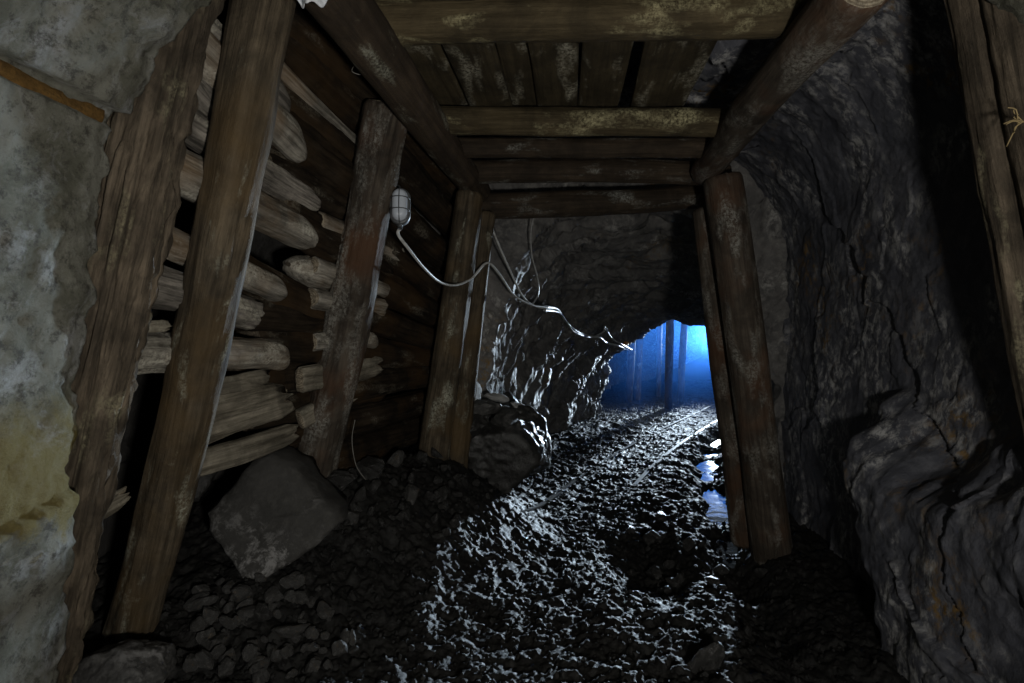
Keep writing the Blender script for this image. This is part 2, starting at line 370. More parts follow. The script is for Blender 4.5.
YS = [4.2, 5, 6, 7, 8, 9, 9.9, 10.4, 11, 12.5, 14, 18]
XL = [-.17, -.15, -.02, .33, .75, 1.18, 1.62, 1.5, 1.5, 1.6, 2.2, 3.6]
XR = [1.95, 2.35, 2.85, 3.3, 3.8, 4.4, 5.0, 5.4, 5.9, 6.7, 7.4, 9.0]
ZC = [2.36, 2.26, 2.08, 1.93, 1.79, 1.65, 1.57, 1.75, 2.2, 2.5, 2.5, 2.5]
def tunnel():
    ys = np.r_[np.linspace(4.2, 10.2, 300), np.linspace(10.25, 18, 110)]; n = 300
    t = np.linspace(0, math.pi, n)
    L_, R_, Z_ = (np.interp(ys, YS, a) for a in (XL, XR, ZC))
    Lm, Rm, Zm = L_[:, None], R_[:, None], Z_[:, None]
    c, s = np.cos(t)[None], np.sin(t)[None]
    e = .62
    ux = -np.sign(c) * np.abs(c) ** e; uz = np.abs(s) ** (.85)
    X = (Lm + Rm) / 2 + ux * (Rm - Lm) / 2; Z = -.35 + (Zm + .35) * uz
    Yg = np.repeat(ys[:, None], n, 1)
    # the curve of the drift: move rings so that they stand across the axis
    Q = np.stack([X.ravel(), Yg.ravel(), Z.ravel()], 1)
    nx = (ux * .9).repeat(len(ys), 0).ravel(); nz = (s * 1.0).repeat(len(ys), 0).ravel(); ln = np.hypot(nx, nz); nx, nz = nx / ln, nz / ln
    # slanted bedding: ribs that run down the wall and lean with the drift
    S = Q.copy(); S[:, 1] = Q[:, 1] - 1.0 * Q[:, 2]
    d = rockdisp(S, 201, .12, (1.1, 1.7, .9)) + .07 * ridged(S * np.array([.9, 1.9, .6]), 231, 3) + .030 * ridged(S * np.array([2.5, 5.5, 1.6]), 237, 3)
    Q[:, 0] += nx * d; Q[:, 2] += nz * d; Q[:, 1] += .35 * d
    # face of the rock round the mouth of the drift
    k = []
    for f in np.linspace(2.2, 1.02, 60):
        r = Q[:n].copy(); cx, cz = (XL[0] + XR[0]) / 2, .6
        r[:, 0] = cx + (r[:, 0] - cx) * f; r[:, 2] = cz + (r[:, 2] - cz) * f; r[:, 1] += .10 * (1.0 - f) + .9 * (rockdisp(r, 251, .09, (1.6, 1.6, 1.6)) if f > 1.05 else 0)
        k.append(r)
    # end wall of the chamber
    e1 = Q[-n:].copy(); cx = 6.2; e1[:, 0] = cx + (e1[:, 0] - cx) * .5; e1[:, 2] = .8 + (e1[:, 2] - .8) * .5; e1[:, 1] += .15
    e1[:, 1] += .1; e2 = e1.copy(); e2[:, 0] = cx; e2[:, 2] = .8
    V = np.vstack(k + [Q, e1, e2])
    global TBVH
    from mathutils.bvhtree import BVHTree
    TBVH = BVHTree.FromPolygons([tuple(v) for v in V], grid_faces(len(ys) + 62, n).tolist())
    o = link('wall_rock_tunnel', mesh('wall_rock_tunnel', V, grid_faces(len(ys) + 62, n)), M['tunnel_rock'])
    tag(o, kind='structure')
tunnel()

# floor ------------------------------------------------------------------
RAILL_Y = [2.8, 4.07, 5.0, 6.0, 7.3, 8.67, 10.0, 12]; RAILL_X = [-.28, .13, .50, .92, 1.62, 2.45, 3.25, 4.4]
RAILR_Y = [2.8, 4.07, 5.0, 6.0, 7.3, 8.67, 10.0, 12]; RAILR_X = [.30, .72, 1.10, 1.53, 2.22, 3.05, 3.9, 5.1]
def floor_h(x, y):
    x1 = np.interp(y, [1, 2, 2.7, 3.65, 4.3, 5, 6, 7, 9], [-1.55, -1.42, -1.12, -.62, -.68, -.6, -.3, .1, 1.2])
    hl = np.interp(y, [1, 1.6, 2.0, 2.5, 3.0, 3.7, 4.5, 5.5, 7], [.16, .2, .24, .36, .56, .56, .40, .14, .05])
    h = hl * sstep(x1 + np.interp(y, [2.5, 3.8], [1.15, 1.0]), x1 + .05, x)
    dx = x - np.interp(y, [1, 2.4, 3.5, 4.6, 6, 7.4, 9, 12], [1.22, 1.20, 1.36, 1.70, 2.08, 2.65, 3.6, 5.4])   # ditch
    h = h - (.13 + .06 * np.sin(y * 7.3) * np.sin(y * 3.1 + 1)) * np.exp(-(dx / .15) ** 2) * np.interp(y, [1, 2.3, 3.0, 8], [.3, .6, 1, .8])
    h = h + .04 * sstep(.12, .45, dx) * sstep(2.6, 3.4, y)
    h = h + .045 * np.maximum(0, 3.4 - y) * sstep(.9, .5, dx + .9) * sstep(-1.0, -.2, x)
    h = h - .13 * np.exp(-((x - .80) / .24) ** 2 - ((y - 3.25) / .42) ** 2)         # churned hollow beside the track
    tr = x - np.interp(y, RAILL_Y, RAILL_X) - .3
    h = h - .03 * np.exp(-(tr / .22) ** 2) * sstep(3.5, 5, y) + .015 * np.exp(-((np.abs(tr) - .42) / .08) ** 2)
    return h
def floor_z(x, y):
    x = np.atleast_1d(np.asarray(x, float)); y = np.atleast_1d(np.asarray(y, float))
    Q = np.stack([x, y, 0 * x], 1)
    tr = np.abs(x - np.interp(y, RAILL_Y, RAILL_X) - .3)
    rough = .55 + .45 * sstep(.2, .6, tr)
    f1, b1 = facet(Q * 9 + .5 * np.stack([fbm(Q * 6, 301, 2)] * 3, 1), 303, .8); f2, b2 = facet(Q * 24 + 3, 307, .9)
    z = floor_h(x, y) + rough * ((.010 + .010 * sstep(4, 6, y)) * fbm(Q * 3.2, 311, 3) + .011 * f1 + .010 * f2 + .016 * fbm(Q * 13, 313, 4)) + .009 * fbm(Q * 42, 317, 3)
    return z
def FZ(x, y): return float(floor_z(x, y)[0])
def make_floor():
    nr, nc = 780, 580
    y = 1.0 * (18.2 / 1.0) ** np.linspace(0, 1, nr)
    l = np.interp(y, [1, 4.2, 5, 6, 7, 8, 9, 10, 14, 18], [-2.1, -1.6, -1.1, -.8, -.4, .1, .6, .9, 1.0, 3.0]); r = np.interp(y, [1, 4.2, 6, 8, 10, 14], [2.2, 2.4, 3.3, 4.3, 5.7, 8.5])
    u = np.linspace(0, 1, nc)[None]; X = l[:, None] + (r - l)[:, None] * u; Yg = np.repeat(y[:, None], nc, 1)
    z = floor_z(X.ravel(), Yg.ravel())
    o = link('floor', mesh('floor', np.stack([X.ravel(), Yg.ravel(), z], 1), grid_faces(nr, nc)), M['mud']); tag(o, kind='structure')
    f = [(-2.2, -1.6, .0), (2.2, -1.6, 0), (2.2, 1.02, 0), (-2.2, 1.02, .0)]
    nx_, ny_ = 60, 60; xs = np.linspace(-2.2, 2.2, nx_); yy = np.linspace(-1.6, 1.01, ny_); X, Yg = np.meshgrid(xs, yy)
    Q = np.stack([X.ravel(), Yg.ravel(), 0 * X.ravel()], 1); Q[:, 2] = floor_h(Q[:, 0], np.maximum(Q[:, 1], 1)) - .02 + .02 * fbm(Q * 5, 5)
    o2 = link('floor_entrance', mesh('floor_entrance', Q, grid_faces(ny_, nx_)), M['mud']); tag(o2, kind='structure')
make_floor()

# puddle in the ditch
def puddle():
    ys = np.linspace(3.42, 8.6, 60); cx = np.interp(ys, [1, 2.4, 3.5, 4.6, 6, 7.4, 9, 12], [1.22, 1.20, 1.36, 1.70, 2.08, 2.65, 3.6, 5.4])
    hw = (.24 + .05 * np.sin(ys * 5)) * np.clip((ys - 3.4) / .5, .02, 1)
    V = np.array([(c + a * h, y, -.085) for y, c, h in zip(ys, cx, hw) for a in (-1, -.33, .33, 1)])
    o = link('water_puddle', mesh('water_puddle', V, grid_faces(len(ys), 4)), M['water'])
    tag(o, 'still muddy water lying in the ditch right of the rails', 'puddle', kind='stuff')
puddle()

# ------------------------------------------------------------------ timber
def logmesh(name, L, r0, r1, seed, nseg=22, nring=46, flat=1.0, bend=.03, rough=1.0, e0='cut', e1='cut', bark=0., square=2.0, facetd=0.):
    rs = np.random.RandomState(seed)
    V = []; rings = []
    t = np.linspace(0, 1, nring); bp = rs.uniform(0, 6.28, 4)
    a = np.linspace(0, 2 * math.pi, nseg, endpoint=False)
    ca, sa = np.cos(a), np.sin(a)
    se = (np.abs(ca) ** square + np.abs(sa) ** square) ** (-1 / square)
    T, A = np.meshgrid(t, np.arange(nseg), indexing='ij'); T = T.ravel(); A = A.ravel()
    R = r0 + (r1 - r0) * T
    Q = np.stack([ca[A] * 2.2, sa[A] * 2.2, T * L * 1.3 / max(r0, .03) * .12], 1) + seed * 1.7
    d = .10 * fbm(Q * np.array([.5, .5, 1.2]), seed, 3)
    d += .075 * ridged(np.stack([ca[A] * 3.2, sa[A] * 3.2, T * L * .9], 1) + seed, seed + 5, 4) * .5
    if bark: d += bark * (.24 * ridged(np.stack([ca[A] * 4.5, sa[A] * 4.5, T * L * 1.6], 1) + seed, seed + 9, 4) + .10 * fbm(np.stack([ca[A] * 5, sa[A] * 5, T * L * 14], 1) + seed, seed + 11, 3))
    rad = R * se[A] * (1 + rough * d)
    Z = T * L
    for tip, kind in ((0, e0), (1, e1)):
        dist = np.abs(Z - tip * L)
        if kind == 'round':
            k = np.clip(dist / (2.6 * r0), 0, 1); rad *= np.sqrt(np.clip(1 - (1 - k) ** 2.2, .02, 1)) * (1 + .25 * (1 - k) * np.cos(a[A] * 2 + seed))
        elif kind == 'cut':
            k = np.clip(dist / (.22 * r0), 0, 1); rad *= .90 + .10 * np.sqrt(k)
        elif kind == 'split':
            jag = vnoise(np.stack([ca[A] * 3.5, sa[A] * 3.5, 0 * A + seed], 1), seed + 3)
            Z = Z - (1 if tip else -1) * (np.clip(jag + .4, 0, 1.4)) * 1.1 * r0 * np.exp(-dist / (2 * r0))
            k = np.clip(dist / (1.2 * r0), 0, 1); rad *= .72 + .28 * k
    X = rad * ca[A]; Yv = rad * sa[A] * flat
    if e1 == 'round': kk = (1 - np.clip((L - Z) / (2.6 * r0), 0, 1)) ** 1.5; X = X - kk * r0 * .45
    bx = bend * (np.sin(T * 3.0 + bp[0]) - np.sin(bp[0]) * (1 - T) - np.sin(3 + bp[0]) * T); by = bend * .7 * (np.sin(T * 4.2 + bp[1]) - np.sin(bp[1]) * (1 - T) - np.sin(4.2 + bp[1]) * T)
    V = np.stack([X + bx, Yv + by, Z], 1)
    q = grid_faces(nring, nseg, wrap=True).tolist(); mi = [0] * len(q)
    # end caps: two rings and a fan, pitted
    for tip in (0, 1):
        base = 0 if tip == 0 else (nring - 1) * nseg
        ring = V[base:base + nseg]; c = ring.mean(0)
        k0 = len(V); inn = c + (ring - c) * .5; inn[:, 2] += (1 if tip else -1) * r0 * .06 + r0 * .07 * rs.uniform(-1, 1, nseg)
        V = np.vstack([V, inn, c[None] + np.array([[0, 0, (1 if tip else -1) * r0 * .05]])]); cc = len(V) - 1
        for i in range(nseg):
            j = (i + 1) % nseg
            f1 = [base + i, base + j, k0 + j, k0 + i]; f2 = [k0 + i, k0 + j, cc]
            if tip == 0: f1 = f1[::-1]; f2 = f2[::-1]
            q += [f1, f2]; mi += [1, 1]
    return mesh(name, V, q, True, mi)
def place(o, A, B, side=None):
    """put local Z along A->B; side: world vector that local X should face"""
    A, B = Vector(A), Vector(B); z = (B - A).normalized()
    s = Vector(side) if side is not None else (Vector((0, 0, 1)) if abs(z.z) < .8 else Vector((1, 0, 0)))
    x = (s - z * s.dot(z)).normalized(); y = z.cross(x)
    m = Matrix((x, y, z)).transposed().to_4x4(); m.translation = A
    o.matrix_world = m
def log(name, A, B, r0, r1, seed, mat, end='end_dark', side=None, label=None, cat=None, group=None, parent=None, **kw):
    A, B = Vector(A), Vector(B)
    o = link(name, logmesh(name, (B - A).length, r0, r1, seed, **kw), [M[mat], M[end]])
    if parent: o.parent = parent
    place(o, A, B, side)
    if label: tag(o, label, cat, group)
    return o

# left timber: lines of the leaning legs, the log lagging lies behind them
LY = np.array([1.2, 1.87, 2.7, 3.65, 4.6]); LX0 = np.array([-1.66, -1.42, -1.19, -.66, -.45]); LSL = np.array([.30, .296, .276, .19, .17])
def lag_x(y, z): return float(np.interp(y, LY, LX0) + np.interp(y, LY, LSL) * z)
def LG(px, py, off=.13):
    """where a sight line meets the lagging plane (off metres behind the legs)"""
    best = None
    for y in np.arange(1.1, 4.6, .005):
        p = P(px, py, y)
        if p.x <= lag_x(y, p.z) - off: best = p
        elif best is not None and y > 1.3: pass
    # last crossing from inside to outside along the ray
    prev = None
    for y in np.arange(1.1, 4.6, .005):
        p = P(px, py, y); ins = p.x > lag_x(y, p.z) - off
        if prev is True and not ins: return p
        if prev is None and not ins: pass
        prev = ins
    # ray starts outside: take first point where it comes inside
    for y in np.arange(1.1, 4.6, .005):
        p = P(px, py, y)
        if p.x > lag_x(y, p.z) - off: return p
    return P(px, py, 3.0)

# posts -----------------------------------------------------------------
pb, pt = P(136, 600, 2.03), P(264, 2, 1.72)
d = (pb - pt).normalized(); pb2 = pb + d * .16; pt2 = pt - d * .12
log('timber_post', pb2, pt2, .074, .080, 11, 'post', nseg=56, nring=140, bend=.03, rough=.95, square=2.6, label='thick brown leaning post nearest the concrete lining, pale stripe along its right edge', cat='post', group='leaning legs of the timbering', side=(1, -.5, 0))
pb, pt = P(316, 455, 2.92), P(388, 106, 2.52); d = (pb - pt).normalized()
log('timber_post', pb + d * .15, pt, .102, .088, 12, 'post_mould', end='end', nseg=56, nring=140, bend=.035, rough=1.15, square=2.4, bark=.2, label='mouldy leaning post with the caged lamp fixed beside it', cat='post', group='leaning legs of the timbering')
pb, pt = P(434, 455, 3.70), P(470, 192, 3.46); d = (pb - pt).normalized()
log('timber_post', pb + d * .15, pt, .105, .085, 13, 'post', nseg=40, nring=90, bend=.015, rough=.6, label='dark post under the far end of the left roof stringer, left of a pair', cat='post', group='leaning legs of the timbering')
pb, pt = P(457, 452, 3.86), P(486, 212, 3.66); d = (pb - pt).normalized()
log('timber_post', pb + d * .15, pt, .088, .07, 14, 'post', nseg=40, nring=90, bend=.012, rough=.6, label='slimmer post right of a pair, white cable crossing it beside the rock drift', cat='post', group='leaning legs of the timbering')
pb, pt = P(772, 548, 3.45), P(722, 176, 3.18); d = (pb - pt).normalized()
log('timber_post', pb + d * .15, pt, .118, .105, 15, 'post_mould', nseg=48, nring=120, bend=.01, rough=.5, label='speckled post against the right rock wall, carrying the right roof stringer', cat='post', group='leaning legs of the timbering')
pb, pt = P(744, 520, 3.62), P(706, 208, 3.45); d = (pb - pt).normalized()
log('timber_post', pb + d * .15, pt, .10, .085, 16, 'post_mould', nseg=40, nring=100, bend=.01, rough=.5, label='darker post right of the water, left neighbour of the speckled post', cat='post', group='leaning legs of the timbering')
# leftmost bark slab
pb, pt = P(44, 600, 1.64), P(178, 0, 1.58); d = (pb - pt).normalized()
log('bark_slab_post', pb + d * .35, pt - d * .25, .085, .080, 17, 'bark', nseg=96, nring=200, flat=.62, bend=.02, rough=.9, bark=1.5, label='rough bark covered slab post standing against the concrete edge', cat='post', side=(1, .2, .2))
# right edge posts
pt, pb = P(978, 0, 1.62), P(1034, 300, 1.66); d = (pb - pt).normalized()
log('timber_post', pb + d * 1.2, pt - d * .25, .085, .068, 18, 'bark', nseg=48, nring=140, bend=.02, rough=.8, bark=.35, label='grooved greyish post at the right picture edge, standing before the rock', cat='post', group='right edge posts')
pt, pb = P(1016, 0, 1.50), P(1056, 200, 1.5); d = (pb - pt).normalized()
log('timber_post', pb + d * 1.35, pt - d * .25, .075, .062, 19, 'bark', nseg=40, nring=120, bend=.02, rough=.9, bark=.4, label='split post cut off by the right picture edge, frayed straw on it', cat='post', group='right edge posts')

# stringers along the roof
log('roof_stringer', P(310, -36, 1.50), P(478, 192, 3.72), .092, .085, 21, 'stringer', nseg=40, nring=120, bend=.02, rough=.5, label='left roof stringer running away from the camera to the paired posts', cat='beam', group='roof stringers')
log('roof_stringer', P(868, -20, 1.55), P(704, 172, 3.30), .085, .08, 22, 'post_mould', end='end', nseg=40, nring=120, bend=.02, rough=.6, label='right roof stringer with pale mould streaks, ending on the speckled post', cat='beam', group='roof stringers')
# cross beams
log('cross_beam', P(358, 24, 1.95), P(800, 14, 1.95), .078, .074, 31, 'beam', nseg=40, nring=140, bend=.015, rough=.6, label='nearest and thickest roof cross beam, yellowish with pale mould', cat='beam', group='roof cross beams')
log('cross_beam', P(428, 121, 2.72), P(748, 123, 2.72), .066, .064, 32, 'beam', nseg=36, nring=120, bend=.012, rough=.5, label='smooth cross beam just behind the roof boards, second from the camera', cat='beam', group='roof cross beams')
log('cross_beam', P(440, 148, 3.02), P(738, 147, 3.02), .052, .05, 33, 'beam_dark', nseg=30, nring=110, bend=.015, rough=.8, bark=.15, label='thin cross beam, third from the camera, between two thicker ones', cat='beam', group='roof cross beams')
log('cross_beam', P(455, 173, 3.42), P(728, 175, 3.42), .072, .068, 34, 'beam_dark', nseg=30, nring=110, bend=.02, rough=.7, label='dark cross beam with a white mould patch at right, fourth from the camera', cat='beam', group='roof cross beams')
log('cross_beam', P(468, 206, 3.78), P(720, 194, 3.78), .088, .08, 35, 'beam_dark', nseg=30, nring=110, bend=.02, rough=.8, label='farthest roof cross beam, resting on the posts at the mouth of the rock drift', cat='beam', group='roof cross beams')
log('cross_beam', P(300, -60, 1.50), P(860, -66, 1.50), .075, .074, 36, 'beam', nseg=30, nring=80, bend=.015, rough=.6, label='cross beam almost out of the picture at the top edge', cat='beam', group='roof cross beams')

# roof boards (children of one roofing thing)
roofing = empty('roof_boarding', (0.1, 2.3, 2.5)); tag(roofing, 'dark mouldy boards lying over the roof cross beams', 'boards')
rs = np.random.RandomState(5)
for k, (px, wd) in enumerate([(392, 46), (436, 40), (478, 46), (520, 34), (556, 44), (604, 46), (652, 40), (688, 30)]):
    A_, B_ = P(px + (px - 540) * .35, -20, 0), None
    y0, y1 = 1.45 + rs.uniform(-.1, .1), 3.15 + rs.uniform(-.15, .2)
    zc = 2.455 + .025 * (k % 2) + rs.uniform(0, .015)
    xm = (px - 512) / F * 2.45
    hw = wd / F * 2.45 / 2
    o = log('board', (xm + TUNX * (y0 - 2.45), y0, zc), (xm + TUNX * (y1 - 2.45) + rs.uniform(-.03, .03), y1, zc + .01), hw, hw, 50 + k, 'board', nseg=20, nring=40, flat=.20, square=6, bend=.008, rough=.35, e0='split', e1='split', side=(1, 0, 0))
    mw = o.matrix_world.copy(); o.parent = roofing; o.matrix_parent_inverse = Matrix.Translation(-roofing.location)

# lagging logs behind the left legs --------------------------------------
lag = empty('log_lagging', (-1.5, 2.4, .3)); tag(lag, 'stacked round logs and planks lagging the left side behind the posts', 'log wall')
def lagging(px0, py0, px1, py1, rpx, seed, mat='log_dark', off=.15, ext0=.3, ext1=0., e1='round', e0='cut', end='end_dark', kind='log', flat=1., sq=2.0, bark=0., r1f=.95, rough=.8):
    A, B = LG(px0, py0, off), LG(px1, py1, off)
    d = (B - A).normalized(); ym = (A.y + B.y) / 2
    r = rpx / F * ym
    if d.y > .05: ext0 = max(min(ext0, (A.y - 1.58) / d.y), -.5)
    A2, B2 = A - d * ext0, B + d * ext1
    o = log(kind, A2, B2, r, r * r1f, seed, mat, end=end, nseg=34, nring=80, bend=.014, rough=rough * 1.3, e0=e0, e1=e1, flat=flat, square=sq, bark=max(bark, .3 if sq < 3 else .12))
    o.parent = lag; o.matrix_parent_inverse = Matrix.Translation(-lag.location)
    return o
# front row: ends show to the right of the nearest post
lagging(225, 72, 304, 150, 17, 101, 'log_grey', .13, .7)
lagging(205, 25, 288, 105, 12, 102, 'log_bark', .15, .7, bark=.5)
lagging(184, 122, 316, 203, 13, 103, 'log_bark', .15, .7, bark=.6, e1='round')
lagging(184, 176, 312, 238, 18, 104, 'log_grey', .12, .7, end='end', bark=.2)
lagging(163, 243, 284, 292, 14, 105, 'log_grey', .13, .7, end='end')
lagging(151, 290, 252, 315, 16, 106, 'log_bark', .14, .7, e1='cut', bark=.5)
lagging(133, 354, 288, 354, 16, 107, 'log_grey', .13, .7, bark=.3)
lagging(120, 327, 172, 325, 6, 108, 'plank', .12, .2, e1='split', kind='plank', flat=.5, sq=4)
lagging(196, 387, 270, 376, 9, 109, 'plank', .14, .0, e1='split', kind='plank', flat=.45, sq=5, end='end')
lagging(190, 428, 292, 397, 21, 110, 'plank', .13, .0, e1='split', kind='plank', flat=.35, sq=5, end='end')
lagging(180, 466, 296, 432, 12, 111, 'plank', .10, .0, e1='split', kind='plank', flat=.6, sq=4, end='end')
lagging(70, 522, 128, 492, 10, 112, 'plank', .06, .1, e1='split', kind='plank', flat=.6, sq=4, end='end')
lagging(172, 60, 225, 118, 15, 113, 'log_bark', .16, .3, bark=.6)
# second row, between the two near posts
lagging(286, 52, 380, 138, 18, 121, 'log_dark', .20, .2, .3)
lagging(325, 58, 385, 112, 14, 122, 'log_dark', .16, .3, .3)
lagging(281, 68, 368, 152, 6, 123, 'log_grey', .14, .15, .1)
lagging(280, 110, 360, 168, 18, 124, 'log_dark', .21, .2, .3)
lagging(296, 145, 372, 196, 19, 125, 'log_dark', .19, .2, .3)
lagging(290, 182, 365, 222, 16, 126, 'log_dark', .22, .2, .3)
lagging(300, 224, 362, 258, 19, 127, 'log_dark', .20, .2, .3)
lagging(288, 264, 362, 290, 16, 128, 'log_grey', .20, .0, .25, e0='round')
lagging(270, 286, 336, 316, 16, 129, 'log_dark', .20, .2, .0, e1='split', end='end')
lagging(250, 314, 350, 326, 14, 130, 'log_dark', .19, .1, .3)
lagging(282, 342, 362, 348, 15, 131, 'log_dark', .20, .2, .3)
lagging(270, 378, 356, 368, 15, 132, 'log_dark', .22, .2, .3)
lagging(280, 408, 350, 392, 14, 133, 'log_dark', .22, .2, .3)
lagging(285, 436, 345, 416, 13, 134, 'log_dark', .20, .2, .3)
# ends poking out right of the lamp post
lagging(345, 232, 399, 254, 8, 141, 'log_grey', .10, .2, end='end', e1='cut')
lagging(340, 275, 384, 290, 8, 142, 'log_grey', .10, .2, end='end', e1='cut')
lagging(340, 302, 381, 308, 9, 143, 'log_grey', .10, .2, end='end', e1='cut')
lagging(340, 341, 377, 340, 8, 144, 'log_grey', .10, .2, end='end', e1='round')
lagging(330, 374, 381, 364, 11, 145, 'plank', .09, .2, kind='plank', flat=.5, sq=4, end='end', e1='split')
lagging(330, 402, 362, 384, 9, 146, 'plank', .09, .2, kind='plank', flat=.5, sq=4, end='end', e1='split')
# third row, from the lamp post to the far pair
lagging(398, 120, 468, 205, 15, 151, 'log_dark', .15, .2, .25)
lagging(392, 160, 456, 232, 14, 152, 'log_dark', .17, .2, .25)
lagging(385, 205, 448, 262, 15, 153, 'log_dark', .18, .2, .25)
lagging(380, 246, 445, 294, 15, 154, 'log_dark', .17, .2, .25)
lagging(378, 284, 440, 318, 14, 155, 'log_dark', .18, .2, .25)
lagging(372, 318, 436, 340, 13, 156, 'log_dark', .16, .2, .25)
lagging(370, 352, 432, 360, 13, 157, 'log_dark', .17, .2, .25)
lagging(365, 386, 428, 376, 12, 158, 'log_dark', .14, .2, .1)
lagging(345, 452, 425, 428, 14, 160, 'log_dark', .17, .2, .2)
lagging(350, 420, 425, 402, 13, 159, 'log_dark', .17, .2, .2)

# ------------------------------------------------------------------ rocks
def rockmesh(name, seed, sub=3, npl=16, sx=1., sy=1., sz=1., rough=.03, lo=.55):
    bm = bmesh.new(); bmesh.ops.create_icosphere(bm, subdivisions=sub, radius=1)
    D = np.array([v.co[:] for v in bm.verts]); D /= np.linalg.norm(D, axis=1)[:, None]
    fs = [[v.index for v in f.verts] for f in bm.faces]; bm.free()
    rs = np.random.RandomState(seed); n = rs.normal(size=(npl, 3)); n /= np.linalg.norm(n, axis=1)[:, None]; h = rs.uniform(lo, 1.0, npl)
    k = D @ n.T; r = np.where(k > .05, h[None] / np.maximum(k, .05), 9).min(1); r = np.minimum(r, 1.25)
    V = D * r[:, None]; V += (D * (rough * fbm(V * 3.5 + seed, seed, 4) + rough * .5 * fbm(V * 12 + seed, seed + 3, 3))[:, None])
    V *= np.array([sx, sy, sz]); return mesh(name, V, fs, sub >= 4)
def put_rock(name, loc, size, rot, seed, mat, label, cat='rock', group=None, sub=4, npl=14, **kw):
    o = link(name, rockmesh(name, seed, sub, npl, *size, **kw), M[mat]); o.location = loc; o.rotation_euler = rot
    return tag(o, label, cat, group)

# big tilted slab, traced outline with real thickness, leaning against the rubble
def slab_rock():
    out = [(262, 458), (240, 470), (209, 512), (214, 528), (252, 574), (270, 573), (312, 548), (334, 527), (331, 516), (300, 488), (285, 470)]
    Yc = 2.42; pts = []
    c0 = Vector((0, 0, 0))
    ring = []
    for i in range(len(out)):
        a, b = out[i], out[(i + 1) % len(out)]
        for t in np.linspace(0, 1, 6, endpoint=False): ring.append((a[0] + (b[0] - a[0]) * t, a[1] + (b[1] - a[1]) * t))
    n = len(ring); cx, cy = 268, 518
    lev = [(.25, 0), (.5, 0), (.75, 0), (.93, .004), (1.0, .02), (1.03, .07), (1.02, .16), (.9, .25), (.5, .28)]
    V = []
    for f, dep in lev:
        for (x, y) in ring:
            X, Yp = cx + (x - cx) * f, cy + (y - cy) * f
            p = P(X, Yp, Yc); p.y += dep + .10 * (518 - Yp) / 60 + .04 * (X - 268) / 60    # front face leans back
            V.append(p[:])
    V = np.array(V); Vn = V.copy()
    f1, b1 = facet(V * 6, 611, .7); Vn[:, 1] += .018 * f1 + .012 * fbm(V * 9, 612, 4); Vn[:, 0] += .010 * fbm(V * 14, 613, 3); Vn[:, 2] += .010 * fbm(V * 14, 614, 3)
    c = Vn[:n].mean(0); e = Vn[-n:].mean(0); V = np.vstack([Vn, c, e]); q = grid_faces(len(lev), n, wrap=True, flip=True).tolist()
    for i in range(n):
        q.append([len(V) - 2, i, (i + 1) % n]); q.append([len(V) - 1, (len(lev) - 1) * n + (i + 1) % n, (len(lev) - 1) * n + i])
    o0 = Vector(V.mean(0)); V = V - np.array(o0)
    o = link('boulder', mesh('boulder', V, q), M['slab']); o.location = o0
    tag(o, 'large flat-faced tilted boulder at the foot of the log lagging', 'boulder')
slab_rock()
put_rock('boulder', P(128, 672, 1.80), (.13, .12, .11), (0.3, .2, .5), 621, 'stone', 'rounded grey boulder at the bottom left, before the thickest post', 'boulder', sub=5, npl=22, rough=.05, lo=.75)
put_rock('boulder', P(176, 480, 2.75), (.16, .14, .13), (.2, .5, .1), 622, 'stone_wet', 'dark boulder wedged under the planks behind the thickest post', 'boulder', sub=4)
# mass of rock and broken stone beyond the far left posts
p = P(490, 446, 4.22); put_rock('boulder', (p.x, p.y, p.z), (.38, .36, .34), (.1, .15, .4), 631, 'stone_wet', 'big dark boulder just beyond the paired posts', 'boulder', sub=5, npl=12, rough=.05)
p = P(526, 446, 4.42); put_rock('boulder', p, (.19, .20, .26), (.2, -.3, .2), 632, 'stone_wet', 'upright dark boulder at the right end of the rock heap, rim lit', 'boulder', sub=5, npl=12, rough=.04)
p = P(468, 398, 4.02); put_rock('rock', p, (.10, .06, .20), (.1, .1, .2), 633, 'pale', 'pale upright rock flake beside the slimmer far post', sub=4)
for k, (px, py, sx, sy, sz, rx, rz, m_, lb) in enumerate([
        (517, 405, .10, .035, .03, .6, .9, 'pale', 'pale splinter pointing up right on top of the rock heap'),
        (497, 398, .08, .04, .03, .3, .5, 'pale', 'small pale chip left on top of the rock heap'),
        (487, 407, .17, .12, .07, .1, .3, 'stone', 'flat grey rock topping the heap beside the pale flake'),
        (508, 416, .16, .12, .08, -.1, 1.0, 'stone', 'angular grey rock on the heap below the splinter'),
        (470, 425, .18, .14, .12, .2, 2., 'stone_wet', 'dark rock at the left foot of the heap'),
        (525, 412, .10, .10, .08, .2, .2, 'stone_wet', 'dark wet rock leaning on the upright boulder')]):
    put_rock('rock', P(px, py, 4.02 - .06 * (k == 4)), (sx, sy, sz), (rx, .2, rz), 640 + k, m_, lb, sub=3, group='rocks of the heap beyond the posts')

# rubble along the left, each stone its own object
protos = [rockmesh('rubble_rock', 700 + k, 3, 11, 1, .8, .62, .05, .5) for k in range(8)]
protos_p = []
def rubble(px, py, Y, size, mat, label, group, rs, sink=.1, name='rock'):
    p = P(px, py, Y) if py is not None else Vector((px, Y, 0))
    me = protos[rs.randint(8)].copy() if False else None
    k = rs.randint(8); key = (k, mat)
    if key not in cache:
        m2 = protos[k].copy(); m2.materials.clear(); m2.materials.append(M[mat]); cache[key] = m2
    o = bpy.data.objects.new(name, cache[key]); C.objects.link(o)
    z = FZ(p.x, p.y) + size * (.6 - sink)
    o.location = (p.x, p.y, z); o.rotation_euler = (rs.uniform(-1.3, 1.3), rs.uniform(-1.3, 1.3), rs.uniform(0, 6.28)); o.scale = (size * rs.uniform(.8, 1.3), size, size * rs.uniform(.8, 1.2))
    return tag(o, label, 'rock', group)
cache = {}
